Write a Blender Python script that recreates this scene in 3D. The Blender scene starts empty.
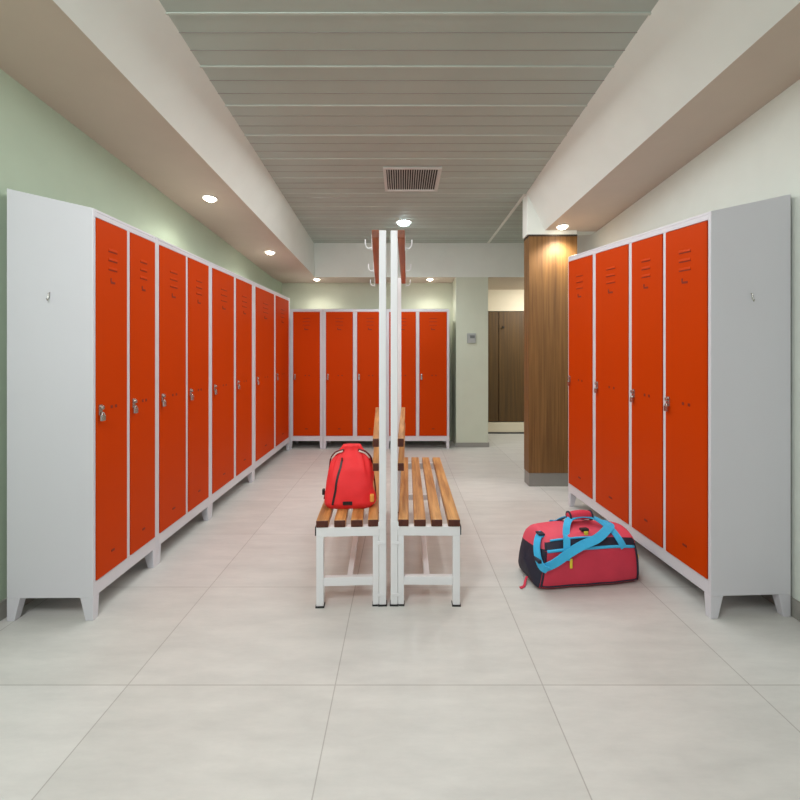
import bpy, bmesh, math, random
from mathutils import Vector, Matrix, noise

random.seed(4)
S = bpy.context.scene
COL = S.collection
PI = math.pi

# ------------------------------------------------------------------ camera, world, lights, exposure
cam_data = bpy.data.cameras.new('camera')
cam = bpy.data.objects.new('camera', cam_data)
COL.objects.link(cam)
cam.location = (0, 0, 1.15)
cam.rotation_euler = (PI / 2, 0, 0)
cam_data.sensor_width = 36
cam_data.lens = 425 * 36 / 800
cam_data.shift_x = -0.0025
cam_data.shift_y = -43 / 800
cam_data.clip_start = 0.05
S.camera = cam

world = bpy.data.worlds.new('world')
S.world = world
world.use_nodes = True
bgn = world.node_tree.nodes['Background']
bgn.inputs[0].default_value = (0.95, 0.98, 1.0, 1)
bgn.inputs[1].default_value = 0.34

S.view_settings.view_transform = 'Standard'
S.view_settings.look = 'None'
S.view_settings.gamma = 1
S.view_settings.exposure = 0.0


def area_light(name, loc, target, sx, sy, power, color=(1, 1, 1)):
    d = bpy.data.lights.new(name, 'AREA')
    d.shape = 'RECTANGLE'
    d.size, d.size_y = sx, sy
    d.energy = power
    d.color = color
    o = bpy.data.objects.new(name, d)
    COL.objects.link(o)
    o.location = loc
    o.rotation_euler = (Vector(target) - Vector(loc)).to_track_quat('-Z', 'Y').to_euler()
    return o


area_light('rear_fill_light', (-0.75, 0.15, 2.56), (-0.45, 1.9, 0.5), 0.7, 1.2, 66, (0.97, 0.99, 1.0))  # unseen fill, added to brighten the near left locker's side panel
area_light('middle_fill_light', (0.05, 3.2, 2.58), (0.05, 3.3, 0.0), 1.7, 3.2, 50, (0.97, 0.99, 1.0))  # invisible fill added under the ceiling; the room has no lamp here
area_light('passage_fill_light', (2.15, 5.75, 2.12), (1.9, 6.2, 0.3), 0.8, 0.4, 20, (1.0, 0.97, 0.9))  # added fill to lift the dim passage, not a fitting of the room


# ------------------------------------------------------------------ materials
def lin(c):
    return tuple((v / 255 / 12.92) if v / 255 <= 0.04045 else ((v / 255 + 0.055) / 1.055) ** 2.4 for v in c) + (1,)


def nodes_of(name):
    m = bpy.data.materials.new(name)
    m.use_nodes = True
    nt = m.node_tree
    return m, nt, nt.nodes['Principled BSDF']


def mat(name, rgb, rough=0.5, metal=0.0, var=0.04, scale=6.0, bump=0.0, bscale=60.0, spec=0.5):
    m, nt, p = nodes_of(name)
    p.inputs['Roughness'].default_value = rough
    p.inputs['Metallic'].default_value = metal
    p.inputs['Specular IOR Level'].default_value = spec
    tc = nt.nodes.new('ShaderNodeTexCoord')
    nz = nt.nodes.new('ShaderNodeTexNoise')
    nz.inputs['Scale'].default_value = scale
    nz.inputs['Detail'].default_value = 4
    nt.links.new(tc.outputs['Object'], nz.inputs['Vector'])
    r = nt.nodes.new('ShaderNodeValToRGB')
    c = lin(rgb)
    r.color_ramp.elements[0].position = 0.3
    r.color_ramp.elements[1].position = 0.7
    r.color_ramp.elements[0].color = tuple(v * (1 - var) for v in c[:3]) + (1,)
    r.color_ramp.elements[1].color = tuple(min(1, v * (1 + var)) for v in c[:3]) + (1,)
    nt.links.new(nz.outputs['Fac'], r.inputs['Fac'])
    nt.links.new(r.outputs['Color'], p.inputs['Base Color'])
    if bump:
        n2 = nt.nodes.new('ShaderNodeTexNoise')
        n2.inputs['Scale'].default_value = bscale
        n2.inputs['Detail'].default_value = 3
        nt.links.new(tc.outputs['Object'], n2.inputs['Vector'])
        b = nt.nodes.new('ShaderNodeBump')
        b.inputs['Strength'].default_value = bump
        b.inputs['Distance'].default_value = 0.01
        nt.links.new(n2.outputs['Fac'], b.inputs['Height'])
        nt.links.new(b.outputs['Normal'], p.inputs['Normal'])
    return m


def wood(name, dark, light, stretch, rough=0.4, scale=1.0, spec=0.5):
    """stretch = per-axis frequency; small along the grain."""
    m, nt, p = nodes_of(name)
    p.inputs['Roughness'].default_value = rough
    p.inputs['Specular IOR Level'].default_value = spec
    tc = nt.nodes.new('ShaderNodeTexCoord')
    mp = nt.nodes.new('ShaderNodeMapping')
    mp.inputs['Scale'].default_value = stretch
    nt.links.new(tc.outputs['Object'], mp.inputs['Vector'])
    nz = nt.nodes.new('ShaderNodeTexNoise')
    nz.inputs['Scale'].default_value = scale
    nz.inputs['Detail'].default_value = 6
    nz.inputs['Roughness'].default_value = 0.6
    nz.inputs['Distortion'].default_value = 0.4
    nt.links.new(mp.outputs['Vector'], nz.inputs['Vector'])
    r = nt.nodes.new('ShaderNodeValToRGB')
    r.color_ramp.elements[0].position = 0.3
    r.color_ramp.elements[1].position = 0.7
    r.color_ramp.elements[0].color = lin(dark)
    r.color_ramp.elements[1].color = lin(light)
    nt.links.new(nz.outputs['Fac'], r.inputs['Fac'])
    nt.links.new(r.outputs['Color'], p.inputs['Base Color'])
    b = nt.nodes.new('ShaderNodeBump')
    b.inputs['Strength'].default_value = 0.08
    b.inputs['Distance'].default_value = 0.01
    nt.links.new(nz.outputs['Fac'], b.inputs['Height'])
    nt.links.new(b.outputs['Normal'], p.inputs['Normal'])
    return m


def emit(name, rgb, strength):
    m, nt, p = nodes_of(name)
    p.inputs['Base Color'].default_value = lin(rgb)
    p.inputs['Emission Color'].default_value = lin(rgb)
    p.inputs['Emission Strength'].default_value = strength
    return m


def floor_mat():
    m, nt, p = nodes_of('stone_floor_tiles')
    p.inputs['Roughness'].default_value = 0.42
    p.inputs['Specular IOR Level'].default_value = 0.35
    tc = nt.nodes.new('ShaderNodeTexCoord')
    mp = nt.nodes.new('ShaderNodeMapping')
    mp.inputs['Location'].default_value = (-0.493 + 2.908, -2.125 + 3.81, 0)
    nt.links.new(tc.outputs['Object'], mp.inputs['Vector'])
    br = nt.nodes.new('ShaderNodeTexBrick')
    br.offset = 0.0
    br.inputs['Scale'].default_value = 1.0
    br.inputs['Brick Width'].default_value = 0.727
    br.inputs['Row Height'].default_value = 0.635
    br.inputs['Mortar Size'].default_value = 0.0022
    br.inputs['Mortar Smooth'].default_value = 0.3
    br.inputs['Bias'].default_value = 0.0
    br.inputs['Color1'].default_value = lin((214, 213, 209))
    br.inputs['Color2'].default_value = lin((206, 205, 200))
    br.inputs['Mortar'].default_value = lin((176, 173, 168))
    nt.links.new(mp.outputs['Vector'], br.inputs['Vector'])
    nz = nt.nodes.new('ShaderNodeTexNoise')
    nz.inputs['Scale'].default_value = 5
    nz.inputs['Detail'].default_value = 8
    nz.inputs['Roughness'].default_value = 0.7
    mp2 = nt.nodes.new('ShaderNodeMapping')
    mp2.inputs['Scale'].default_value = (0.6, 2.2, 1)
    nt.links.new(tc.outputs['Object'], mp2.inputs['Vector'])
    nt.links.new(mp2.outputs['Vector'], nz.inputs['Vector'])
    r = nt.nodes.new('ShaderNodeValToRGB')
    r.color_ramp.elements[0].position = 0.3
    r.color_ramp.elements[1].position = 0.7
    r.color_ramp.elements[0].color = (0.86, 0.86, 0.86, 1)
    r.color_ramp.elements[1].color = (1.04, 1.035, 1.03, 1)
    nt.links.new(nz.outputs['Fac'], r.inputs['Fac'])
    mx = nt.nodes.new('ShaderNodeMix')
    mx.data_type = 'RGBA'
    mx.blend_type = 'MULTIPLY'
    mx.inputs['Factor'].default_value = 1.0
    nt.links.new(br.outputs['Color'], mx.inputs['A'])
    nt.links.new(r.outputs['Color'], mx.inputs['B'])
    nt.links.new(mx.outputs['Result'], p.inputs['Base Color'])
    b = nt.nodes.new('ShaderNodeBump')
    b.inputs['Strength'].default_value = 0.15
    b.inputs['Distance'].default_value = 0.004
    nt.links.new(nz.outputs['Fac'], b.inputs['Height'])
    nt.links.new(b.outputs['Normal'], p.inputs['Normal'])
    return m


M = {}
M['floor'] = floor_mat()
M['ceiling'] = mat('grey_ceiling_panels', (176, 187, 178), 0.5, var=0.03, scale=3)
M['ceiling_joint'] = mat('pale_ceiling_joint', (194, 204, 195), 0.6)
M['soffit_white'] = mat('white_plaster', (228, 232, 225), 0.7, var=0.02)
M['wall_green'] = mat('pale_green_wall_paint', (178, 194, 172), 0.75, var=0.02, bump=0.02)
M['wall_back'] = mat('pale_sage_wall_paint', (206, 211, 190), 0.75, var=0.02)
M['wall_white'] = mat('off_white_wall_paint', (224, 229, 221), 0.75, var=0.02)
M['pillar'] = mat('pale_green_pillar_paint', (209, 214, 196), 0.75, var=0.02)
M['cream'] = mat('cream_plaster', (226, 216, 194), 0.75, var=0.02)
M['base'] = mat('grey_baseboard', (150, 148, 142), 0.55)
M['kick'] = mat('grey_kick_plate', (140, 138, 132), 0.4)
M['column_wood'] = wood('brown_wood_cladding', (96, 64, 28), (140, 100, 52), (60, 60, 1.3), 0.5)
M['door_wood'] = wood('dark_wood_door', (68, 48, 20), (100, 72, 32), (44, 44, 1.0), 0.55)
M['locker'] = mat('light_grey_steel', (216, 215, 221), 0.42, var=0.01, scale=3, bump=0.015, bscale=300)
M['orange'] = mat('orange_enamel', (199, 62, 0), 0.5, var=0.015, scale=3, bump=0.02, bscale=250, spec=0.08)
M['orange_dark'] = mat('dark_slot', (128, 34, 2), 0.7)
M['chrome'] = mat('chrome', (190, 188, 182), 0.25, metal=0.9)
M['dark_metal'] = mat('dark_metal', (70, 62, 56), 0.4, metal=0.5)
M['white_metal'] = mat('white_enamel_tube', (236, 236, 238), 0.35, var=0.01)
M['slat'] = wood('varnished_oak', (146, 92, 42), (220, 166, 100), (44, 2.6, 44), 0.35)
M['slat_end'] = wood('dark_end_grain', (66, 24, 12), (92, 38, 18), (40, 40, 40), 0.5)
M['rail_wood'] = wood('reddish_varnished_oak', (140, 72, 28), (190, 110, 52), (34, 2.2, 34), 0.35)
M['rail_end'] = wood('brown_end_grain', (96, 44, 16), (132, 66, 28), (40, 40, 40), 0.5)
M['black'] = mat('black_plastic', (28, 26, 28), 0.5)
M['red_cloth'] = mat('red_nylon', (250, 56, 60), 0.6, var=0.06, scale=12, bump=0.25, bscale=24, spec=0.3)
M['strap_white'] = mat('pale_cord', (220, 205, 196), 0.7)
M['strap_dark'] = mat('dark_red_cord', (96, 24, 24), 0.7)
M['duffel_red'] = mat('crimson_nylon', (214, 62, 84), 0.6, var=0.05, scale=9, bump=0.2, bscale=22, spec=0.3)
M['duffel_pink'] = mat('coral_nylon', (232, 86, 106), 0.6, var=0.05, scale=9, bump=0.2, bscale=22, spec=0.3)
M['navy'] = mat('navy_nylon', (38, 38, 56), 0.65, var=0.08, scale=12, bump=0.2, bscale=30)
M['blue'] = mat('sky_blue_webbing', (62, 186, 236), 0.6, var=0.04, scale=40, bump=0.1, bscale=200)
M['yellow'] = mat('yellow_plastic', (236, 214, 60), 0.5)
M['patch_orange'] = mat('orange_tab', (240, 160, 70), 0.6)
M['grey_box'] = mat('grey_plastic', (170, 174, 172), 0.5)
M['screen'] = mat('dark_grey_plastic', (110, 116, 116), 0.4)
M['vent'] = mat('white_vent_metal', (205, 205, 200), 0.5)
M['gap_dark'] = mat('gap_dark', (60, 60, 58), 0.8)
M['lamp_warm'] = emit('warm_lamp', (255, 240, 220), 14)
M['lamp_cool'] = emit('cool_lamp', (225, 250, 255), 16)
M['ring'] = mat('white_ring', (232, 230, 224), 0.4)


# ------------------------------------------------------------------ mesh helpers
class MB:
    """collects shapes for ONE mesh object; each shape takes a material slot."""

    def __init__(self):
        self.bm = bmesh.new()
        self.mats = []

    def slot(self, m):
        if m not in self.mats:
            self.mats.append(m)
        return self.mats.index(m)

    def faces(self, vs, fs, m, smooth=False):
        i = self.slot(m)
        bv = [self.bm.verts.new(v) for v in vs]
        for f in fs:
            try:
                q = self.bm.faces.new([bv[k] for k in f])
                q.material_index = i
                q.smooth = smooth
            except ValueError:
                pass
        return bv

    def hexa(self, b, t, m, ends=None):
        """b, t = 4 bottom and 4 top points, same winding."""
        v = list(b) + list(t)
        self.faces(v, [(3, 2, 1, 0), (4, 5, 6, 7), (0, 1, 5, 4), (1, 2, 6, 5), (2, 3, 7, 6), (3, 0, 4, 7)], m)

    def box(self, x0, x1, y0, y1, z0, z1, m):
        self.hexa([(x0, y0, z0), (x1, y0, z0), (x1, y1, z0), (x0, y1, z0)],
                  [(x0, y0, z1), (x1, y0, z1), (x1, y1, z1), (x0, y1, z1)], m)

    def tube(self, pts, r, m, n=8, closed=False):
        pts = [Vector(p) for p in pts]
        vs, fs = [], []
        k = len(pts)
        for i, p in enumerate(pts):
            a = pts[i - 1] if (i > 0 or closed) else p
            b = pts[(i + 1) % k] if (i < k - 1 or closed) else p
            d = (b - a).normalized()
            up = Vector((0, 0, 1)) if abs(d.z) < 0.9 else Vector((0, 1, 0))
            s = d.cross(up).normalized()
            u = s.cross(d)
            rr = r[i] if isinstance(r, (list, tuple)) else r
            for j in range(n):
                t = 2 * PI * j / n
                vs.append(p + s * (math.cos(t) * rr) + u * (math.sin(t) * rr))
        m_ = k if closed else k - 1
        for i in range(m_):
            for j in range(n):
                a, b = i * n + j, i * n + (j + 1) % n
                c, d = ((i + 1) % k) * n + (j + 1) % n, ((i + 1) % k) * n + j
                fs.append((a, b, c, d))
        if not closed:
            fs.append(tuple(range(n - 1, -1, -1)))
            fs.append(tuple(range((k - 1) * n, k * n)))
        self.faces(vs, fs, m, True)

    def ribbon(self, pts, sides, w, th, m):
        """flat webbing: pts along it, sides = width direction at each point."""
        vs, fs = [], []
        k = len(pts)
        P = [Vector(p) for p in pts]
        for i in range(k):
            d = (P[min(i + 1, k - 1)] - P[max(i - 1, 0)]).normalized()
            s = Vector(sides[i] if isinstance(sides, list) else sides)
            s = (s - d * s.dot(d)).normalized()
            n = d.cross(s)
            for a, b in ((-1, -1), (1, -1), (1, 1), (-1, 1)):
                vs.append(P[i] + s * (a * w / 2) + n * (b * th / 2))
        for i in range(k - 1):
            for j in range(4):
                a, b = i * 4 + j, i * 4 + (j + 1) % 4
                fs.append((a, b, b + 4, a + 4))
        fs.append((3, 2, 1, 0))
        fs.append(tuple((k - 1) * 4 + j for j in range(4)))
        self.faces(vs, fs, m)

    def disc(self, c, r, z0, z1, m, n=28, r_in=None):
        vs, fs = [], []
        cx, cy = c
        if r_in is None:
            for z in (z0, z1):
                for j in range(n):
                    t = 2 * PI * j / n
                    vs.append((cx + r * math.cos(t), cy + r * math.sin(t), z))
            fs = [tuple(range(n - 1, -1, -1)), tuple(range(n, 2 * n))]
            fs += [(j, (j + 1) % n, n + (j + 1) % n, n + j) for j in range(n)]
        else:
            for rr, z in ((r, z0), (r, z1), (r_in, z1), (r_in, z0)):
                for j in range(n):
                    t = 2 * PI * j / n
                    vs.append((cx + rr * math.cos(t), cy + rr * math.sin(t), z))
            for q in range(4):
                q2 = (q + 1) % 4
                for j in range(n):
                    fs.append((q * n + j, q * n + (j + 1) % n, q2 * n + (j + 1) % n, q2 * n + j))
        self.faces(vs, fs, m)

    def build(self, name, parent=None, bevel=0.0, warp=None, fix=True, rise=0.0):
        if warp:
            for v in self.bm.verts:
                v.co.z = warp(v.co.x, v.co.z) * (1 + rise * max(0.0, v.co.y) * max(0.0, min(1.0, (v.co.z - 0.3) / 1.5)))
        if fix:
            bmesh.ops.recalc_face_normals(self.bm, faces=self.bm.faces[:])
        me = bpy.data.meshes.new(name)
        self.bm.to_mesh(me)
        self.bm.free()
        for m in self.mats:
            me.materials.append(m)
        o = bpy.data.objects.new(name, me)
        COL.objects.link(o)
        if parent:
            o.parent = parent
        if bevel:
            b = o.modifiers.new('bevel', 'BEVEL')
            b.width = bevel
            b.segments = 2
            b.limit_method = 'ANGLE'
        return o


def tag(o, label=None, cat=None, group=None, kind=None):
    if label:
        o['label'] = label
    if cat:
        o['category'] = cat
    if group:
        o['group'] = group
    if kind:
        o['kind'] = kind
    return o


def thing(name, loc, rz, label, cat, group=None):
    o = bpy.data.objects.new(name, None)
    o.empty_display_size = 0.1
    COL.objects.link(o)
    o.location = loc
    o.rotation_euler = (0, 0, rz)
    return tag(o, label, cat, group)


def struct(name, mb, label, cat, bevel=0.0):
    return tag(mb.build(name, None, bevel), label, cat, None, 'structure')


def smoothpath(pts, n=6):
    """Catmull-Rom through pts."""
    P = [Vector(p) for p in pts]
    out = []
    for i in range(len(P) - 1):
        p0, p1, p2, p3 = P[max(i - 1, 0)], P[i], P[i + 1], P[min(i + 2, len(P) - 1)]
        for k in range(n):
            t = k / n
            out.append(0.5 * ((2 * p1) + (p2 - p0) * t + (2 * p0 - 5 * p1 + 4 * p2 - p3) * t * t
                              + (3 * p1 - p0 - 3 * p2 + p3) * t ** 3))
    out.append(P[-1])
    return out


# ------------------------------------------------------------------ the room
XL, XR, YB, ZC = -1.76, 1.74, 5.85, 2.607
YN = -1.6                       # the room goes on behind the photographer, open at the far side
YE = 7.2


def zs(y):                      # underside of the lowered ceiling strips
    return 2.541 - 0.0684 * max(y, 0)


def zr_(y):
    return 2.455 - 0.048 * max(y, 0)


b = MB()
b.box(XL - 0.3, 3.3, YN, YE, -0.1, 0, M['floor'])
struct('floor', b, 'pale beige stone tile floor of the changing room', 'floor')

b = MB()
b.box(XL - 0.3, 3.3, YN, YB - 0.42, ZC, ZC + 0.1, M['ceiling'])
y = 3.776 - 0.33 * 16
while y < 5.4:
    if y > YN + 0.05:
        b.box(-1.1, 3.0, y, y + 0.012, ZC - 0.004, ZC + 0.001, M['ceiling_joint'])
        for k in (1, 2):
            b.box(-1.1, 3.0, y + 0.11 * k, y + 0.11 * k + 0.004, ZC - 0.002, ZC + 0.001, M['base'])
    y += 0.33
b.box(1.085, 1.115, 3.8, 5.43, ZC - 0.006, ZC + 0.001, M['soffit_white'])
struct('ceiling', b, 'grey ceiling of long metal panels with pale joints', 'ceiling')

b = MB()
def xl(y):
    return XL + 0.0276 * (y - 1.86)


b.hexa([(XL - 0.2, YN, 0), (xl(YN), YN, 0), (xl(YB), YB, 0), (XL - 0.2, YB, 0)],
       [(XL - 0.2, YN, ZC), (xl(YN), YN, ZC), (xl(YB), YB, ZC), (XL - 0.2, YB, ZC)], M['wall_green'])
struct('wall_left', b, 'pale green wall behind the left row of lockers', 'wall')
b = MB()
b.box(XL, 1.09, YB, YB + 0.12, 0, ZC, M['wall_back'])
struct('wall_back', b, 'pale sage end wall behind the far lockers', 'wall')
b = MB()
b.box(XR, XR + 0.12, YN, 4.27, 0, ZC, M['wall_white'])
b.box(XR + 0.12, 3.12, 4.15, 4.27, 0, ZC, M['wall_white'])
b.box(3.0, 3.12, 4.27, YE, 0, ZC, M['wall_white'])
struct('wall_right', b, 'off-white wall behind the right lockers', 'wall')

# pillar between the far lockers and the passage
b = MB()
b.box(0.69, 1.1, 5.43, YB, 0, zs(5.43), M['pillar'])
b.box(0.99, 1.1, YB, YE, 0, zs(5.43), M['pillar'])
struct('wall_pillar', b, 'pale green pier at the corner of the passage, carrying a small grey box', 'wall')
b = MB()
b.box(0.68, 1.112, 5.418, 5.43, 0, 0.055, M['base'])
b.box(1.10, 1.112, 5.43, 6.4, 0, 0.055, M['base'])
struct('baseboard_pillar', b, 'grey baseboard around the foot of the pale green pier', 'baseboard')
b = MB()
b.hexa([(xl(YN), YN, 0), (xl(YN) + 0.012, YN, 0), (xl(YB) + 0.012, YB, 0), (xl(YB), YB, 0)],
       [(xl(YN), YN, 0.08), (xl(YN) + 0.012, YN, 0.08), (xl(YB) + 0.012, YB, 0.08), (xl(YB), YB, 0.08)], M['base'])
struct('baseboard_left', b, 'grey baseboard along the green left wall', 'baseboard')
b = MB()
b.box(XR - 0.012, XR, YN, 3.8, 0, 0.08, M['base'])
struct('baseboard_right', b, 'grey baseboard along the white right wall', 'baseboard')

# lowered ceiling strip on the left
def strip(b, secs, m_face, m_under):
    """secs: (y, x_wall, x_bottom, x_top, z_bottom); top at ceiling."""
    n, q = len(secs), 8
    vs, fs = [], []
    for (y, xw, xb, xt, z) in secs:
        vs += [(xb + (xt - xb) * k / q, y, z + (ZC - z) * k / q) for k in range(q + 1)]
    for i in range(n - 1):
        for k in range(q):
            a = i * (q + 1) + k
            fs.append((a, a + 1, a + q + 2, a + q + 1))
    b.faces(vs, fs, m_face, True)
    for i in range(n - 1):
        (y0, w0, b0, t0, z0), (y1, w1, b1, t1, z1) = secs[i], secs[i + 1]
        b.faces([(w0, y0, z0), (b0, y0, z0), (b1, y1, z1), (w1, y1, z1)], [(0, 1, 2, 3)], m_under)
        b.faces([(w0, y0, ZC), (t0, y0, ZC), (t1, y1, ZC), (w1, y1, ZC)], [(0, 1, 2, 3)], m_face)
        b.faces([(w0, y0, z0), (w0, y0, ZC), (w1, y1, ZC), (w1, y1, z1)], [(0, 1, 2, 3)], m_face)
    for (y, xw, xb, xt, z) in (secs[0], secs[-1]):
        b.faces([(xw, y, z), (xb, y, z), (xt, y, ZC), (xw, y, ZC)], [(0, 1, 2, 3)], m_face)


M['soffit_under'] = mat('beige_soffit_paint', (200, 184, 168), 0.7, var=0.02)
def lrow(y):
    return (y, XL, -1.318 + 0.0383 * max(y, 0), -0.93 - 0.0363 * max(y, 0), zs(y))


def rrow(y):
    return (y, XR, 1.46 - 0.051 * max(y, 0), 1.0 + 0.028 * max(y, 0), zr_(y))


b = MB()
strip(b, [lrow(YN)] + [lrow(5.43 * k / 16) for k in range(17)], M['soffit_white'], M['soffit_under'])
struct('trim_1', b, 'lowered white ceiling strip along the left wall with beige underside', 'ceiling')
b = MB()
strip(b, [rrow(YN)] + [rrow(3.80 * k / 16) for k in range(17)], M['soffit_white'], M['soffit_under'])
struct('trim_2', b, 'lowered white ceiling strip above the right lockers with beige underside', 'ceiling')
# beam across the back
b = MB()
zb = zs(5.43)
b.faces([(XL, 5.43, zb), (3.0, 5.43, zb), (3.0, 5.43, ZC), (XL, 5.43, ZC)], [(0, 1, 2, 3)], M['soffit_white'])
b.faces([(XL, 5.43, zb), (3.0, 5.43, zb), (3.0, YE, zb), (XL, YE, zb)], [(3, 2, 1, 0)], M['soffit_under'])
b.faces([(XL, 5.43, ZC), (3.0, 5.43, ZC), (3.0, YE, ZC), (XL, YE, ZC)], [(0, 1, 2, 3)], M['soffit_white'])
b.faces([(XL, YE, zb), (3.0, YE, zb), (3.0, YE, ZC), (XL, YE, ZC)], [(3, 2, 1, 0)], M['soffit_white'])
b.faces([(XL, 5.43, zb), (XL, YE, zb), (XL, YE, ZC), (XL, 5.43, ZC)], [(0, 1, 2, 3)], M['soffit_white'])
b.faces([(3.0, 5.43, zb), (3.0, YE, zb), (3.0, YE, ZC), (3.0, 5.43, ZC)], [(3, 2, 1, 0)], M['soffit_white'])
struct('trim_3', b, 'white beam crossing the back of the room under the ceiling', 'beam')

# passage at the right back
b = MB()
b.box(1.1, 3.0, 6.43, 6.55, 1.846, zb, M['cream'])
b.box(1.1, 3.0, 6.485, 6.55, 0.16, 1.846, M['gap_dark'])
struct('wall_passage', b, 'cream lintel wall above the dark wooden doors', 'wall')
b = MB()
b.box(1.1, 3.0, 6.38, 6.55, 0, 0.16, M['cream'])
b.box(1.1, 3.0, 6.372, 6.38, 0.0, 0.022, M['gap_dark'])  # dark strip paints in the shadow gap at the plinth's foot
struct('trim_4', b, 'pale plinth below the dark wooden doors', 'plinth')
DW = [(1.104, 1.462), (1.47, 1.99), (2.0, 2.52), (2.53, 2.998)]
for i, (a, c) in enumerate(DW[:3] if False else DW):
    b = MB()
    b.box(a, c, 6.44, 6.48, 0.17, 1.84, M['door_wood'])
    d = struct('door_%d' % (i + 1), b,
               ['narrow dark wooden door beside the pale green pier', 'dark wooden door with small knob, second from the pier',
                'dark wooden door third from the pier', 'dark wooden door farthest from the pier'][i], 'door', 0.004)
    if i == 1:
        h = MB()
        h.tube([(a + 0.06, 6.44, 1.60), (a + 0.06, 6.40, 1.60)], 0.016, M['dark_metal'], 12)
        h.build('knob', d)

# wood clad column
ZK = zr_(3.80) - 0.03
b = MB()
b.box(1.125, 1.555, 3.77, 3.92, 0.12, ZK - 0.022, M['column_wood'])
b.box(1.122, 1.555, 3.766, 3.92, ZK - 0.022, ZK - 0.006, M['dark_metal'])
b.box(1.112, 1.555, 3.77, 3.92, ZK - 0.006, ZC, M['soffit_white'])
b.box(1.555, XR, 3.80, 3.92, zr_(3.80), ZC, M['soffit_white'])
struct('wall_column', b, 'brown wood-clad column beside the right lockers under the ceiling strip', 'column', 0.002)
b = MB()
b.box(1.129, 1.555, 3.776, 3.92, 0, 0.12, M['kick'])
struct('baseboard_column', b, 'grey metal kick plate at the foot of the wood-clad column', 'baseboard')


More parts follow.
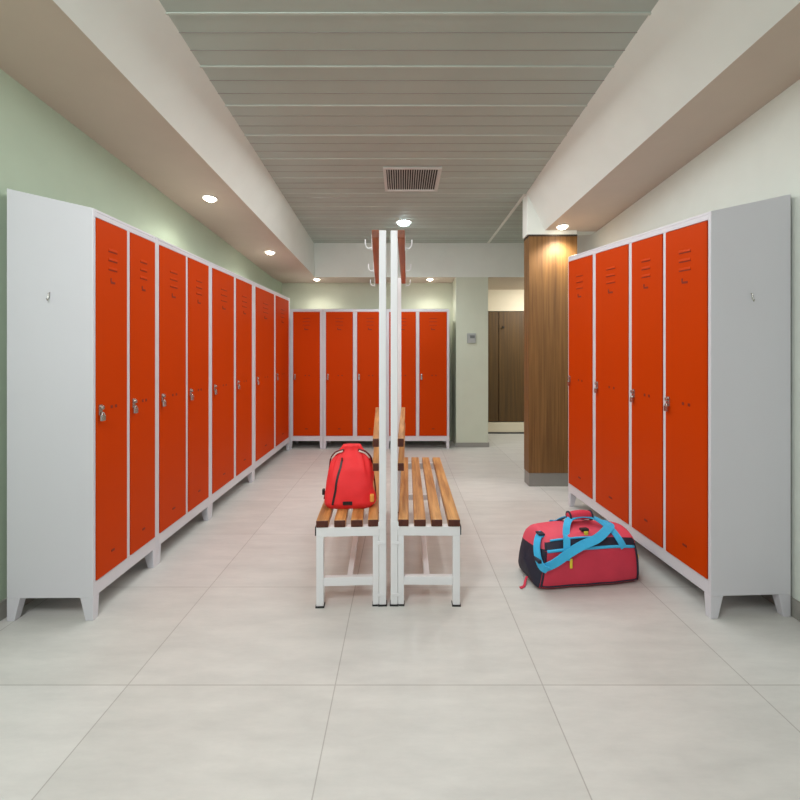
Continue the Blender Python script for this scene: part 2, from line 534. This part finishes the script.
# ------------------------------------------------------------------ lockers
def build_locker(name, loc, rz, W, D, H, doors, warp, label, group, feet=('a', 'b'), knob_scale=1.0, hook_side=None):
    """local x along the front (left to right as one faces it), y = 0 at the front, going back. doors: list of (x0, x1)."""
    root = thing(name, loc, rz, label, 'locker', group)
    zr, zt, zf = 0.163, H - 0.035, 0.10
    b = MB()
    L = M['locker']
    b.box(0, 0.012, 0, D, zf, H, L)
    b.box(W - 0.012, W, 0, D, zf, H, L)
    b.box(0.012, W - 0.012, D - 0.01, D, zf, H, L)
    b.box(0.012, W - 0.012, 0, D - 0.01, H - 0.012, H, L)
    b.box(0.012, W - 0.012, 0.02, D - 0.01, zf, zf + 0.012, L)
    b.box(0.012, W - 0.012, 0, 0.02, zt, H - 0.012, L)
    b.box(0.012, W - 0.012, 0, 0.02, zf, zr, L)
    edges = [0.012] + [v for d in doors for v in d] + [W - 0.012]
    for i in range(0, len(edges), 2):
        if edges[i + 1] - edges[i] > 0.002:
            b.box(edges[i], edges[i + 1], 0, 0.02, zr, zt, L)
    for i in range(2, len(edges) - 2, 2):
        xm = (edges[i] + edges[i + 1]) / 2
        b.box(xm - 0.006, xm + 0.006, 0.02, D - 0.01, zf + 0.012, H - 0.012, L)
    b.build('body', root, 0.002, warp, True, 0.125 if hook_side is not None else 0.0)
    # four tapered sheet feet
    for sx in (0, 1):
        for sy in (0, 1):
            f = MB()
            wt, wb_, dt, db = 0.040, 0.032, 0.056, 0.032
            def cx(w):
                return (0, w) if sx == 0 else (W - w, W)
            def cy(d):
                return (0, d) if sy == 0 else (D - d, D)
            x0, x1 = cx(wb_); y0, y1 = cy(db)
            X0, X1 = cx(wt); Y0, Y1 = cy(dt)
            f.hexa([(x0, y0, 0.0), (x1, y0, 0.0), (x1, y1, 0.0), (x0, y1, 0.0)],
                   [(X0, Y0, zf), (X1, Y0, zf), (X1, Y1, zf), (X0, Y1, zf)], L)
            f.build('foot', root, 0.002, warp)
    for (x0, x1) in doors:
        w = x1 - x0
        d = MB()
        g = 0.003
        d.box(x0 + g, x1 - g, -0.004, 0.016, zr + g, zt - g, M['orange'])
        xm0, xm1 = x0 + 0.36 * w, x0 + 0.64 * w
        for z in (1.640, 1.598, 1.556):
            zz = z
            d.hexa([(xm0, -0.004, zz - 0.006), (xm1, -0.004, zz - 0.006), (xm1, -0.007, zz - 0.004), (xm0, -0.007, zz - 0.004)],
                   [(xm0, -0.004, zz + 0.007), (xm1, -0.004, zz + 0.007), (xm1, -0.005, zz + 0.005), (xm0, -0.005, zz + 0.005)], M['orange'])
            d.box(xm0, xm1, -0.0055, -0.003, zz - 0.010, zz - 0.006, M['orange_dark'])
        xc = x0 + 0.5 * w
        # little holder below the slots, rivets by the latch, slot at the bottom
        d.box(xc - 0.07 * w, xc + 0.07 * w, -0.0055, -0.003, 1.487, 1.497, M['orange_dark'])
        d.box(xc - 0.075 * w, xc - 0.045 * w, -0.006, -0.003, 1.495, 1.512, M['orange_dark'])
        for q in (0.46, 0.60):
            d.box(x0 + q * w - 0.007, x0 + q * w + 0.007, -0.0055, -0.003, 0.912, 0.926, M['orange_dark'])
        d.box(xc - 0.05 * w, xc + 0.05 * w, -0.006, -0.003, 0.248, 0.258, M['orange_dark'])
        do = d.build('door', root, 0.0015, warp)
        lx = x0 + 0.016 + 0.03 * w
        l = MB()
        l.box(lx - 0.010, lx + 0.010, -0.009, -0.003, 0.892, 0.938, M['chrome'])
        l.tube([(lx, -0.009, 0.925), (lx, -0.020, 0.925)], 0.009, M['chrome'], 12)
        lo = l.build('latch', do, 0.001, warp)
        p = MB()
        ring = [(lx + 0.008 * math.cos(t), -0.017, 0.891 + 0.011 * math.sin(t)) for t in [PI * k / 8 for k in range(9)]]
        p.tube(ring, 0.003, M['chrome'], 6)
        p.box(lx - 0.011, lx + 0.011, -0.022, -0.012, 0.866, 0.892, M['chrome'])
        p.build('padlock', do, 0.002, warp)
    if hook_side is not None:
        xs = 0 if hook_side == 0 else W
        s = -1 if hook_side == 0 else 1
        h = MB()
        yc = D * 0.50
        h.tube([(xs + s * 0.001, yc, 1.43), (xs + s * 0.007, yc, 1.425), (xs + s * 0.008, yc, 1.405), (xs + s * 0.014, yc, 1.396), (xs + s * 0.017, yc, 1.404)],
               0.0028, M['chrome'], 6)
        h.build('hook', root, 0, warp, False)
    return root


# left row: four two-door lockers
runL = math.radians(0.68)
P0 = Vector((-1.347, 1.864, 0))
dirL = Vector((-math.sin(runL), math.cos(runL), 0))
UL = [(-0.012, [(0.005, 0.219), (0.244, 0.460)], 0.4825),
      (0.4835, [(0.503, 0.799), (0.828, 1.120)], 1.151),
      (1.152, [(1.183, 1.582), (1.634, 2.009)], 2.0605),
      (2.0615, [(2.119, 2.709), (2.777, 3.325)], 3.392)]
HL, kL = 1.80, 0.0125
LBL = ['grey two-door orange locker at the front of the left row, its side panel showing',
       'grey locker with two orange doors second from the front of the left row',
       'grey locker with two orange doors third from the front of the left row',
       'grey locker with two orange doors last in the left row, at the back corner']
for i, (u0, ds, u1) in enumerate(UL):
    base = P0 + dirL * u0
    k0 = 1 + kL * max(u0, 0)
    build_locker('locker', base, PI / 2 + runL, u1 - u0, (0.372, 0.345, 0.315, 0.270)[i], HL, [(max(a - u0, 0.014), c - u0) for a, c in ds],
                 (lambda x, z, u0=u0: z * (1 + kL * (u0 + x))), LBL[i], 'lockers of the left row', hook_side=0 if i == 0 else None)

# right side: one four-door locker
runR = math.radians(2.5917)
Pn = Vector((1.355, 1.864, 0)); Pf = Vector((1.29, 3.30, 0))
LR = (Pf - Pn).length
ds = [(1.052, 1.426), (0.624, 1.006), (0.319, 0.591), (0.017, 0.296)]
ds = [(max(LR - c, 0.014), min(LR - a, LR - 0.014)) for a, c in ds]
HR, kR = 1.79, 0.053
build_locker('locker', Pf, -PI / 2 + runR, LR, 0.366, HR, ds, lambda x, z: z * (1 + kR * (LR - x)),
             'tall grey four-door orange locker on the right, beside the wood column', 'lockers of the right side', hook_side=1)

# back row: a single-door and two two-door lockers
YBK = 5.31
UB = [(-1.363 - 0.052, [(-1.362, -1.025)], -0.990),
      (-0.986, [(-0.952, -0.613), (-0.562, -0.237)], -0.201),
      (-0.197, [(-0.160, 0.175), (0.216, 0.562)], 0.591)]
LBB = ['single-door orange locker in the back corner of the far row',
       'two-door orange locker in the far row behind the left bench',
       'two-door orange locker in the far row next to the pale green pier']
for i, (x0, dd, x1) in enumerate(UB):
    build_locker('locker', (x0, YBK, 0), 0, x1 - x0, 0.38, 1.75, [(a - x0, c - x0) for a, c in dd],
                 lambda x, z: z, LBB[i], 'lockers of the far row')


# ------------------------------------------------------------------ benches with coat rails
def build_bench(name, loc, rz, s, label):
    """local x outwards (s = +1 right, -1 left), y along the bench, z up."""
    root = thing(name, loc, rz, label, 'bench', 'back-to-back changing benches')
    Wm = M['white_metal']
    Lb = 1.21

    def bx(mb, x0, x1, y0, y1, z0, z1, m):
        a, c = sorted((s * x0, s * x1))
        mb.box(a, c, y0, y1, z0, z1, m)
    for ye in (0.0, Lb - 0.04):
        post = MB()
        bx(post, 0.010, 0.043, ye, ye + 0.035, 0.006, 1.735, Wm)
        p = post.build('post', root, 0.003)
        c = MB(); bx(c, 0.006, 0.047, ye - 0.003, ye + 0.038, 0, 0.006, M['black']); c.build('foot_cap', p)
        lg = MB()
        bx(lg, 0.044, 0.072, ye + 0.002, ye + 0.034, 0.006, 0.325, Wm)
        p = lg.build('leg', root, 0.003)
        c = MB(); bx(c, 0.048, 0.074, ye, ye + 0.036, 0, 0.006, M['black']); c.build('foot_cap', p)
        lg = MB()
        bx(lg, 0.297, 0.331, ye + 0.001, ye + 0.035, 0.006, 0.325, Wm)
        p = lg.build('leg', root, 0.003)
        c = MB(); bx(c, 0.294, 0.334, ye - 0.002, ye + 0.038, 0, 0.006, M['black']); c.build('foot_cap', p)
        cr = MB()
        bx(cr, 0.043, 0.331, ye, ye + 0.036, 0.325, 0.368, Wm)
        p = cr.build('seat_support', root, 0.002)
        c = MB(); bx(c, 0.331, 0.336, ye + 0.001, ye + 0.035, 0.33, 0.37, M['black']); c.build('end_cap', p)
        cr = MB()
        bx(cr, 0.072, 0.297, ye + 0.004, ye + 0.032, 0.096, 0.134, Wm)
        cr.build('cross_bar', root, 0.002)
        if ye == 0.0:
            for z0, z1 in ((0.355, 0.39), (0.285, 0.30), (0.045, 0.06)):
                g = MB()
                bx(g, 0.012, 0.052, -0.003, 0.0, z0, z1, Wm)
                g.build('clamp', root, 0.001)
    st = MB()
    bx(st, 0.166, 0.192, 0.032, Lb - 0.036, 0.10, 0.130, Wm)
    st.build('stretcher', root, 0.002)

    def plank(nm, x0, x1, z0, z1, m, me=M['slat_end']):
        mb = MB()
        bx(mb, x0, x1, -0.004, Lb + 0.004, z0, z1, m)
        ie = mb.slot(me)
        mb.bm.faces.ensure_lookup_table()
        for f in mb.bm.faces:
            f.normal_update()
            if abs(f.normal.y) > 0.9:
                f.material_index = ie
        return mb.build(nm, root, 0.004)
    for x0, x1 in ((0.040, 0.094), (0.118, 0.173), (0.197, 0.249), (0.275, 0.331)):
        if x0 == 0.040:
            x0 = 0.045
        plank('seat_slat', x0, x1, 0.3685, 0.402, M['slat'])
    for z0, z1 in ((0.624, 0.662), (0.735, 0.775)):
        plank('backrest_slat', 0.043, 0.072, z0, z1, M['slat'])
    plank('coat_rail', 0.043, 0.076, 1.697, 1.737, M['rail_wood'], M['rail_end'])
    for y in (0.07, 0.60, 1.12):
        h = MB()
        h.box(min(s * 0.076, s * 0.079), max(s * 0.076, s * 0.079), y - 0.008, y + 0.008, 1.66, 1.73, M['white_metal'])
        h.tube([(s * v[0], y, v[1]) for v in smoothpath_2([(0.078, 1.672), (0.095, 1.668), (0.107, 1.682), (0.109, 1.710)])], 0.0032, Wm, 8)
        h.build('coat_hook', root)
    return root


def smoothpath_2(p):
    return [(v.x, v.y) for v in smoothpath([(a, c, 0) for a, c in p], 5)]


bench_right = build_bench('changing_bench', (-0.0628, 1.963, 0), math.radians(-0.7), 1,
                          'white steel changing bench with empty wooden slats, right of its twin')
bench_left = build_bench('changing_bench', (-0.0630, 1.963, 0), math.radians(2.9), -1,
                         'white steel changing bench with wooden slats carrying the red backpack')


# ------------------------------------------------------------------ red drawstring backpack
def interp(tab, z):
    for (a, va), (c, vc) in zip(tab, tab[1:]):
        if z <= c:
            t = (z - a) / (c - a)
            t = t * t * (3 - 2 * t) * 0.5 + t * 0.5
            return va + (vc - va) * t
    return tab[-1][1]


bag_root = thing('drawstring_backpack', (-0.263, 2.14, 0.4025), math.radians(2),
                 'red drawstring backpack standing on the left bench', 'backpack')
HW = [(0, 0.112), (0.02, 0.128), (0.06, 0.127), (0.12, 0.119), (0.18, 0.112), (0.235, 0.099), (0.268, 0.082), (0.29, 0.062), (0.308, 0.048), (0.322, 0.040)]
HD = [(0, 0.050), (0.03, 0.068), (0.12, 0.070), (0.2, 0.060), (0.26, 0.042), (0.29, 0.028), (0.308, 0.024), (0.322, 0.030)]


def sack_point(z, t, off=0.0):
    hw, hd = interp(HW, z) + off, interp(HD, z) + off
    c, sn = math.cos(t), math.sin(t)
    e = 0.62
    x = hw * math.copysign(abs(c) ** e, c)
    y_ = hd * math.copysign(abs(sn) ** e, sn)
    fold = max(0.0, (z - 0.15) / 0.17)
    k = 1 + fold * 0.11 * math.sin(11 * t + 0.7) + 0.02 * math.sin(5 * t + z * 40)
    k *= 1 + 0.05 * (noise.noise(Vector((x * 16, y_ * 16, z * 14))))
    lean = 0.035 * (z / 0.32) ** 1.5
    zz = z
    if z < 0.03:
        zz = z - 0.0
    return Vector((x * k + 0.007 * (z / 0.32) ** 1.5, y_ * k + lean, zz * 0.93))


b = MB()
NZ, NT = 34, 64
vs, fs = [], []
for i in range(NZ + 1):
    z = 0.322 * i / NZ
    for j in range(NT):
        vs.append(sack_point(z, 2 * PI * j / NT))
for i in range(NZ):
    for j in range(NT):
        a, c = i * NT + j, i * NT + (j + 1) % NT
        fs.append((a, c, c + NT, a + NT))
fs.append(tuple(range(NT - 1, -1, -1)))
vs.append(Vector((0.007, 0.035, 0.283)))
top = len(vs) - 1
for j in range(NT):
    fs.append((NZ * NT + j, NZ * NT + (j + 1) % NT, top))
b.faces(vs, fs, M['red_cloth'], True)
b.build('sack', bag_root)


def front_t(xf):            # angle on the front side for a fraction of the half width
    c = math.copysign(abs(xf) ** (1 / 0.62), xf)
    return -math.acos(max(-1, min(1, c)))


zp = MB()
pts = [sack_point(z, front_t(xf), 0.002) for z, xf in [(0.252 - 0.225 * k / 14, -0.45 - 0.14 * k / 14) for k in range(15)]]
zp.ribbon(pts, Vector((1, 0, 0)), 0.010, 0.003, M['black'])
zo = zp.build('zipper', bag_root)
zp = MB()
q = sack_point(0.252, front_t(-0.45), 0.004)
zp.box(q.x - 0.003, q.x + 0.003, q.y - 0.004, q.y, q.z - 0.004, q.z + 0.012, M['black'])
zp.build('zipper_slider', zo)
lb = MB()
pts = [sack_point(0.036, front_t(xf), 0.002) for xf in (-0.22, -0.10, 0.02, 0.14)]
lb.ribbon(pts, Vector((0, 0, 1)), 0.017, 0.003, M['black'])
tag(lb.build('label_patch', bag_root), 'black rectangular patch')
for sx in (-1, 1):
    sp = MB()
    path = smoothpath([(sx * 0.036, 0.005, 0.280), (sx * 0.070, 0.0, 0.272), (sx * 0.098, 0.012, 0.243), (sx * 0.108, 0.04, 0.205),
                       (sx * 0.116, 0.066, 0.14), (sx * 0.126, 0.06, 0.07), (sx * 0.131, 0.02, 0.03)], 5)
    sp.ribbon(path, Vector((0, 1, 0.1)), 0.014, 0.006, M['strap_dark'])
    so = sp.build('shoulder_cord', bag_root)
    for v in so.data.vertices:
        v.co.x += 0.007 * max(0.0, v.co.z / 0.30) ** 1.5
    sp = MB()
    path = smoothpath([(sx * 0.040, -0.004, 0.275), (sx * 0.072, -0.004, 0.264), (sx * 0.094, 0.006, 0.238)], 5)
    sp.tube(path, 0.0045, M['strap_white'], 8)
    so = sp.build('pull_cord', bag_root)
    for v in so.data.vertices:
        v.co.x += 0.007 * max(0.0, v.co.z / 0.30) ** 1.5
    tb = MB()
    q = sack_point(0.05 if sx > 0 else 0.075, 0.0 if sx > 0 else PI, 0.006)
    if sx > 0:
        tb.box(0.104, 0.124, -0.071, -0.052, 0.04, 0.075, M['patch_orange'])
        tag(tb.build('side_tab', bag_root, 0.003), 'orange tab')
    else:
        tb.box(q.x - 0.008, q.x + 0.004, q.y - 0.012, q.y + 0.012, q.z - 0.014, q.z + 0.014, M['black'])
        tag(tb.build('buckle', bag_root, 0.003), 'black buckle')


# ------------------------------------------------------------------ duffel bag
LD = 0.53
duf = thing('duffel_bag', (0.680, 2.075, 0.0), math.radians(8),
            'crimson and navy duffel bag with sky-blue straps lying on the floor by the right lockers', 'bag')
PROF = [(0.035, 0.004), (0.012, 0.010), (0.0, 0.035), (-0.004, 0.08), (-0.004, 0.13), (0.0, 0.17), (0.006, 0.194),
        (0.014, 0.212), (0.026, 0.236), (0.045, 0.256), (0.075, 0.274), (0.11, 0.284), (0.15, 0.286), (0.19, 0.278), (0.23, 0.258),
        (0.258, 0.225), (0.272, 0.18), (0.276, 0.11), (0.272, 0.05), (0.262, 0.015), (0.24, 0.004)]
prof = [Vector((0, a, c)) for a, c in PROF]
prof = smoothpath(prof, 3)
NP = len(prof)
CY, CZ = 0.136, 0.10


def duf_ring(x):
    u = x / LD
    e = abs(2 * u - 1)
    k = 1 - 0.055 * e ** 4 - 0.06 * max(0, (e - 0.86) / 0.14) ** 2
    out = []
    for p in prof:
        y_ = CY + (p.y - CY) * k
        sag = (0.13 if u > 0.5 else 0.09) * e ** 3
        z = p.z
        if z > CZ:
            z = CZ + (z - CZ) * (1 - sag)
        if z > 0.20:
            z = 0.20 + (z - 0.20) * 0.82
        n = noise.noise(Vector((x * 9, p.y * 9, p.z * 9))) * 0.006
        d = Vector((0, p.y - CY, p.z - CZ)).normalized()
        lift = 0.010 * (1 - math.cos(2 * PI * u * 1.0)) * 0.5 if p.z < 0.02 and p.y < 0.1 else 0
        lean = (1 - 2 * u) * e ** 4 * (0.048 if u < 0.5 else 0.020) * max(0.0, z - 0.03) / 0.25
        out.append(Vector((x + lean, y_ + d.y * n, max(0.002, z + (d.z * n if p.z > 0.03 else 0) + lift * 0))))
    return out


XS = [LD * i / 40 for i in range(41)]
rings = [duf_ring(x) for x in XS]


def zcls(j):
    p = prof[min(j, NP - 1)]
    if p.y < 0.08 and p.z < 0.197:
        return 'pocket'
    if p.y < 0.08 and p.z < 0.240:
        return 'band'
    return 'body'


def duf_sub(cls, m, name):
    b = MB()
    idx = [j for j in range(NP) if zcls(j) == cls]
    # faces j -> j+1
    fl = []
    for j in range(NP):
        if zcls(j) == cls:
            fl.append(j)
    vmap, vs, fs = {}, [], []

    def V(i, j):
        j %= NP
        if (i, j) not in vmap:
            vmap[(i, j)] = len(vs)
            vs.append(rings[i][j])
        return vmap[(i, j)]
    for i in range(len(XS) - 1):
        for j in fl:
            fs.append((V(i, j), V(i + 1, j), V(i + 1, j + 1), V(i, j + 1)))
    b.faces(vs, fs, m, True)
    return b.build(name, duf, 0, None, False)


duf_sub('body', M['duffel_pink'], 'body')
tag(duf_sub('pocket', M['duffel_red'], 'front_pocket'), 'crimson front pocket')
tag(duf_sub('band', M['navy'], 'front_band'), 'navy band')
# end panels: bulged caps, navy low, coral high
for side in (0, 1):
    R = rings[0] if side == 0 else rings[-1]
    sgn = -1 if side == 0 else 1
    K = 7
    grid = []
    c0 = Vector((R[0].x, CY, CZ + 0.01))
    for k in range(K + 1):
        t = k / K
        f = math.cos(t * PI / 2) ** 0.8
        bul = 0.030 * math.sin(t * PI / 2)
        grid.append([Vector((p.x * f + (R[0].x + (p.x - R[0].x) * 0.3) * (1 - f) + sgn * bul, c0.y + (p.y - c0.y) * f, c0.z + (p.z - c0.z) * f)) for p in R])
    for nm, m, keep_low in (('end_panel', M['navy'], True), ('end_top', M['duffel_pink'], False)):
        b = MB()
        vs, fs = [v for g in grid for v in g], []
        for k in range(K):
            for j in range(NP):
                j2 = (j + 1) % NP
                fs.append((k * NP + j, k * NP + j2, (k + 1) * NP + j2, (k + 1) * NP + j))
        b.faces(vs, fs, m, True)
        bmesh.ops.remove_doubles(b.bm, verts=b.bm.verts[:], dist=0.0004)
        bmesh.ops.bisect_plane(b.bm, geom=b.bm.verts[:] + b.bm.edges[:] + b.bm.faces[:], plane_co=(0, 0.1, 0.188), plane_no=(0, 0.12, 1),
                               clear_outer=keep_low, clear_inner=not keep_low)
        tag(b.build(nm, duf, 0, None, True), 'navy end panel' if keep_low else None)


def dsurf(x, j, off=0.004):
    """point on the duffel's surface at length x and profile index j (float), pushed out."""
    R = duf_ring(x)
    j0 = int(j); t = j - j0
    p = R[j0 % NP].lerp(R[(j0 + 1) % NP], t)
    d = Vector((0, p.y - CY, p.z - CZ)).normalized()
    return p + d * off


def jz(z, front=True):
    """profile index on the front side where height z is reached."""
    for j in range(NP - 1):
        a, c = prof[j].z, prof[j + 1].z
        if a <= z <= c and prof[j].y < 0.16:
            return j + (z - a) / (c - a)
    return 8.0


# piping
for nm, z in (('pocket_piping', 0.197), ('top_piping', 0.246)):
    b = MB()
    x0, x1 = (0.015, LD - 0.02) if nm == 'pocket_piping' else (0.05, 0.30)
    b.tube([dsurf(x0 + (x1 - x0) * i / 24, jz(z), 0.003) for i in range(25)], 0.0075 if nm == 'pocket_piping' else 0.005, M['blue'], 8)
    tag(b.build(nm, duf), 'sky-blue piping')
b = MB()
b.tube([dsurf(0.006, jz(0.02) + (jz(0.235) - jz(0.02)) * i / 20, 0.002) for i in range(21)], 0.005, M['navy'], 8)
b.tube([dsurf(LD - 0.006, jz(0.02) + (jz(0.235) - jz(0.02)) * i / 20, 0.002) for i in range(21)], 0.005, M['navy'], 8)
b.tube([dsurf(0.006 + (LD - 0.012) * i / 20, jz(0.022), 0.001) for i in range(21)], 0.004, M['navy'], 8)
b.build('edge_piping', duf)

# carry straps: front loop and back loop meeting under the padded grip
GD = -0.020
front_pts = [dsurf(0.125, jz(0.15), 0.006), dsurf(0.13, jz(0.19), 0.008), dsurf(0.138, jz(0.225), 0.014), dsurf(0.146, jz(0.248), 0.016), dsurf(0.156, jz(0.264), 0.016),
             Vector((0.180, 0.085, 0.303)), Vector((0.215, 0.115, 0.325)), Vector((0.28, 0.125, 0.333)), Vector((0.345, 0.115, 0.325)),
             Vector((0.385, 0.085, 0.303)), dsurf(0.412, jz(0.262), 0.014), dsurf(0.425, jz(0.225), 0.012), dsurf(0.440, jz(0.19), 0.008)]
back_pts = [Vector((0.19, 0.283, 0.17)), Vector((0.195, 0.268, 0.235)), Vector((0.205, 0.225, 0.275)), Vector((0.225, 0.170, 0.318)), Vector((0.28, 0.155, 0.331)),
            Vector((0.335, 0.170, 0.318)), Vector((0.36, 0.225, 0.275)), Vector((0.37, 0.270, 0.235)), Vector((0.372, 0.285, 0.17))]
for pts in (front_pts, back_pts):
    for p in pts:
        if p.z > 0.26:
            p.z += GD
    b = MB()
    path = smoothpath(pts, 5)
    sides = []
    for p in path:
        w = min(1.0, max(0.0, (0.285 - p.z) / 0.04))
        sides.append(Vector((1, 0, 0)) * w + Vector((0.0, 1, 0.3)) * (1 - w))
    # keep the width direction flat to the bag
    sides = []
    for i, p in enumerate(path):
        d = (path[min(i + 1, len(path) - 1)] - path[max(i - 1, 0)]).normalized()
        n = Vector((0, p.y - CY, max(0.05, p.z - 0.16)))
        sides.append(d.cross(n))
    b.ribbon(path, sides, 0.034, 0.005, M['blue'])
    b.build('carry_strap', duf)
b = MB()
sec = []
for i in range(17):
    x = 0.215 + 0.13 * i / 16
    u = i / 16
    h = 0.024 * (1 - 0.25 * (2 * u - 1) ** 4)
    sec.append((x, 0.135, 0.330 + GD + 0.006 * math.sin(PI * u), h))
b.tube([(x, y_, z) for x, y_, z, h in sec], [h for *_, h in sec], M['duffel_red'], 14)
g = b.build('padded_grip', duf)
for x in (0.219, 0.341):
    b = MB()
    b.tube([(x - 0.003, 0.135, 0.331 + GD), (x + 0.003, 0.135, 0.331 + GD)], 0.0275, M['navy'], 14)
    b.build('grip_binding', g)
# shoulder strap
b = MB()
sp_pts = [Vector((0.445, 0.20, 0.252)), dsurf(0.425, jz(0.28), 0.014), dsurf(0.375, jz(0.262), 0.018), dsurf(0.30, jz(0.232), 0.020), dsurf(0.22, jz(0.21), 0.018),
          dsurf(0.14, jz(0.182), 0.018), dsurf(0.06, jz(0.145), 0.016), dsurf(0.002, jz(0.122), 0.016)]
path = smoothpath(sp_pts, 5)
sides = []
for i, p in enumerate(path):
    d = (path[min(i + 1, len(path) - 1)] - path[max(i - 1, 0)]).normalized()
    n = Vector((0, p.y - CY, max(0.0, p.z - 0.14)))
    sides.append(d.cross(n))
b.ribbon(path, sides, 0.042, 0.005, M['blue'])
b.build('shoulder_strap', duf)
b = MB()
path = smoothpath([Vector((0.022, -0.022, 0.118)), Vector((-0.004, -0.016, 0.132)), Vector((-0.012, 0.010, 0.165)), Vector((-0.002, 0.045, 0.205)),
                   Vector((0.020, 0.072, 0.240)), Vector((0.050, 0.085, 0.252))], 5)
sides = []
for i, p in enumerate(path):
    d = (path[min(i + 1, len(path) - 1)] - path[max(i - 1, 0)]).normalized()
    sides.append(d.cross(Vector((-1, -0.5, 0.1))))
b.ribbon(path, sides, 0.040, 0.005, M['blue'])
b.build('shoulder_strap_end', duf)
b = MB()
b.box(-0.024, -0.006, -0.018, 0.032, 0.150, 0.166, M['navy'])
b.build('buckle', duf, 0.002)
b = MB()
b.box(0.018, 0.052, 0.062, 0.104, 0.250, 0.258, M['navy'])
b.build('strap_anchor', duf, 0.003)
# zip pulls
b = MB()
q = dsurf(0.150, jz(0.175), 0.008)
b.box(q.x - 0.007, q.x + 0.007, q.y - 0.006, q.y - 0.001, 0.112, 0.160, M['yellow'])
tag(b.build('zipper_pull', duf, 0.003), 'yellow zipper pull on the front pocket')
b = MB()
q = dsurf(0.262, jz(0.266), 0.010)
b.box(q.x - 0.02, q.x + 0.02, q.y - 0.004, q.y + 0.02, q.z - 0.004, q.z + 0.008, M['black'])
b.build('zipper_slider', duf, 0.002)
b = MB()
b.box(q.x - 0.010, q.x + 0.012, q.y - 0.012, q.y - 0.004, q.z - 0.022, q.z - 0.002, M['yellow'])
tag(b.build('zipper_pull', duf, 0.003), 'yellow zipper pull on top')
b = MB()
b.box(LD - 0.012, LD + 0.018, 0.035, 0.045, 0.11, 0.135, M['yellow'])
tag(b.build('side_tag', duf, 0.002), 'yellow tag on the end')
b = MB()
b.ribbon(smoothpath([(-0.028, 0.10, 0.03), (-0.045, 0.085, 0.012), (-0.062, 0.06, 0.004), (-0.088, 0.045, 0.006)], 4), Vector((0, 1, 0.2)), 0.012, 0.004, M['duffel_red'])
tag(b.build('loose_strap_end', duf), 'loose crimson strap end')


# ------------------------------------------------------------------ small wall and ceiling things
t = thing('thermostat', (0.885, 5.43, 1.39), 0, 'small grey thermostat box on the pale green pier', 'thermostat')
b = MB(); b.box(-0.055, 0.055, -0.03, 0, -0.062, 0.062, M['grey_box']); b.build('housing', t, 0.006)
b = MB(); b.box(-0.02, 0.04, -0.034, -0.03, -0.002, 0.035, M['screen']); b.build('display', t, 0.001)

t = thing('ceiling_vent', (0.08, 3.48, ZC), 0, 'white square vent grille set in the grey ceiling', 'vent')
b = MB()
w = 0.228
b.box(-w, w, -w, -w + 0.025, -0.014, 0, M['vent']); b.box(-w, w, w - 0.025, w, -0.014, 0, M['vent'])
b.box(-w, -w + 0.025, -w + 0.025, w - 0.025, -0.014, 0, M['vent']); b.box(w - 0.025, w, -w + 0.025, w - 0.025, -0.014, 0, M['vent'])
b.build('frame', t, 0.002)
b = MB()
b.box(-w + 0.025, w - 0.025, -w + 0.025, w - 0.025, -0.0045, -0.002, M['gap_dark'])
for k in range(22):
    x = -w + 0.034 + k * 0.0186
    b.hexa([(x, -w + 0.025, -0.013), (x + 0.004, -w + 0.025, -0.013), (x + 0.004, w - 0.025, -0.013), (x, w - 0.025, -0.013)],
           [(x + 0.003, -w + 0.025, -0.0045), (x + 0.007, -w + 0.025, -0.0045), (x + 0.007, w - 0.025, -0.0045), (x + 0.003, w - 0.025, -0.0045)], M['vent'])
b.build('slats', t)


def downlight(x, y, z, tilt, r, power, label, cool=False):
    t = thing('recessed_downlight', (x, y, z), 0, label, 'ceiling light', 'recessed ceiling lights')
    t.rotation_euler = (tilt, 0, 0)
    b = MB(); b.disc((0, 0), r, -0.006, 0.0, M['ring'], 28, r * 0.78); b.build('trim_ring', t)
    b = MB(); lens = M['lamp_cool' if cool else 'lamp_warm']
    dome = r * 0.42
    ring_n, vs, fs = 28, [], []
    for q in range(6):
        a = q / 6 * PI / 2
        vs += [(r * 0.78 * math.cos(a) * math.cos(2 * PI * j / ring_n), r * 0.78 * math.cos(a) * math.sin(2 * PI * j / ring_n), -0.003 - dome * math.sin(a)) for j in range(ring_n)]
    for q in range(5):
        fs += [(q * ring_n + j, q * ring_n + (j + 1) % ring_n, (q + 1) * ring_n + (j + 1) % ring_n, (q + 1) * ring_n + j) for j in range(ring_n)]
    fs += [tuple(range(ring_n - 1, -1, -1)), tuple(range(5 * ring_n, 6 * ring_n))]
    b.faces(vs, fs, lens, True)
    b.build('lamp', t)
    d = bpy.data.lights.new('downlight_beam', 'SPOT')
    d.energy = power
    d.spot_size = math.radians(150)
    d.spot_blend = 0.8
    d.shadow_soft_size = 0.05
    d.color = (0.9, 0.98, 1.0) if cool else (1.0, 0.95, 0.87)
    o = bpy.data.objects.new('beam', d)
    COL.objects.link(o)
    o.parent = t
    o.location = (0, 0, -0.03 - dome - 0.03)
    return t


SL = -math.atan(0.0684)
downlight(-1.42, 3.143, zs(3.143), SL, 0.055, 9, 'recessed downlight in the left ceiling strip, nearest the camera')
downlight(-1.37, 4.41, zs(4.41), SL, 0.055, 9, 'recessed downlight in the left ceiling strip, farther from the camera')
downlight(-1.115, 5.56, zs(5.43), 0, 0.050, 9, 'recessed downlight above the far lockers, near the left corner')
downlight(0.364, 5.56, zs(5.43), 0, 0.050, 9, 'recessed downlight above the far lockers, near the pale pier')
downlight(1.385, 3.67, zr_(3.67), -math.atan(0.048), 0.055, 26, 'recessed downlight shining on the wood-clad column')
downlight(0.02, 4.587, ZC, 0, 0.09, 28, 'cool white recessed downlight in the grey middle ceiling', True)
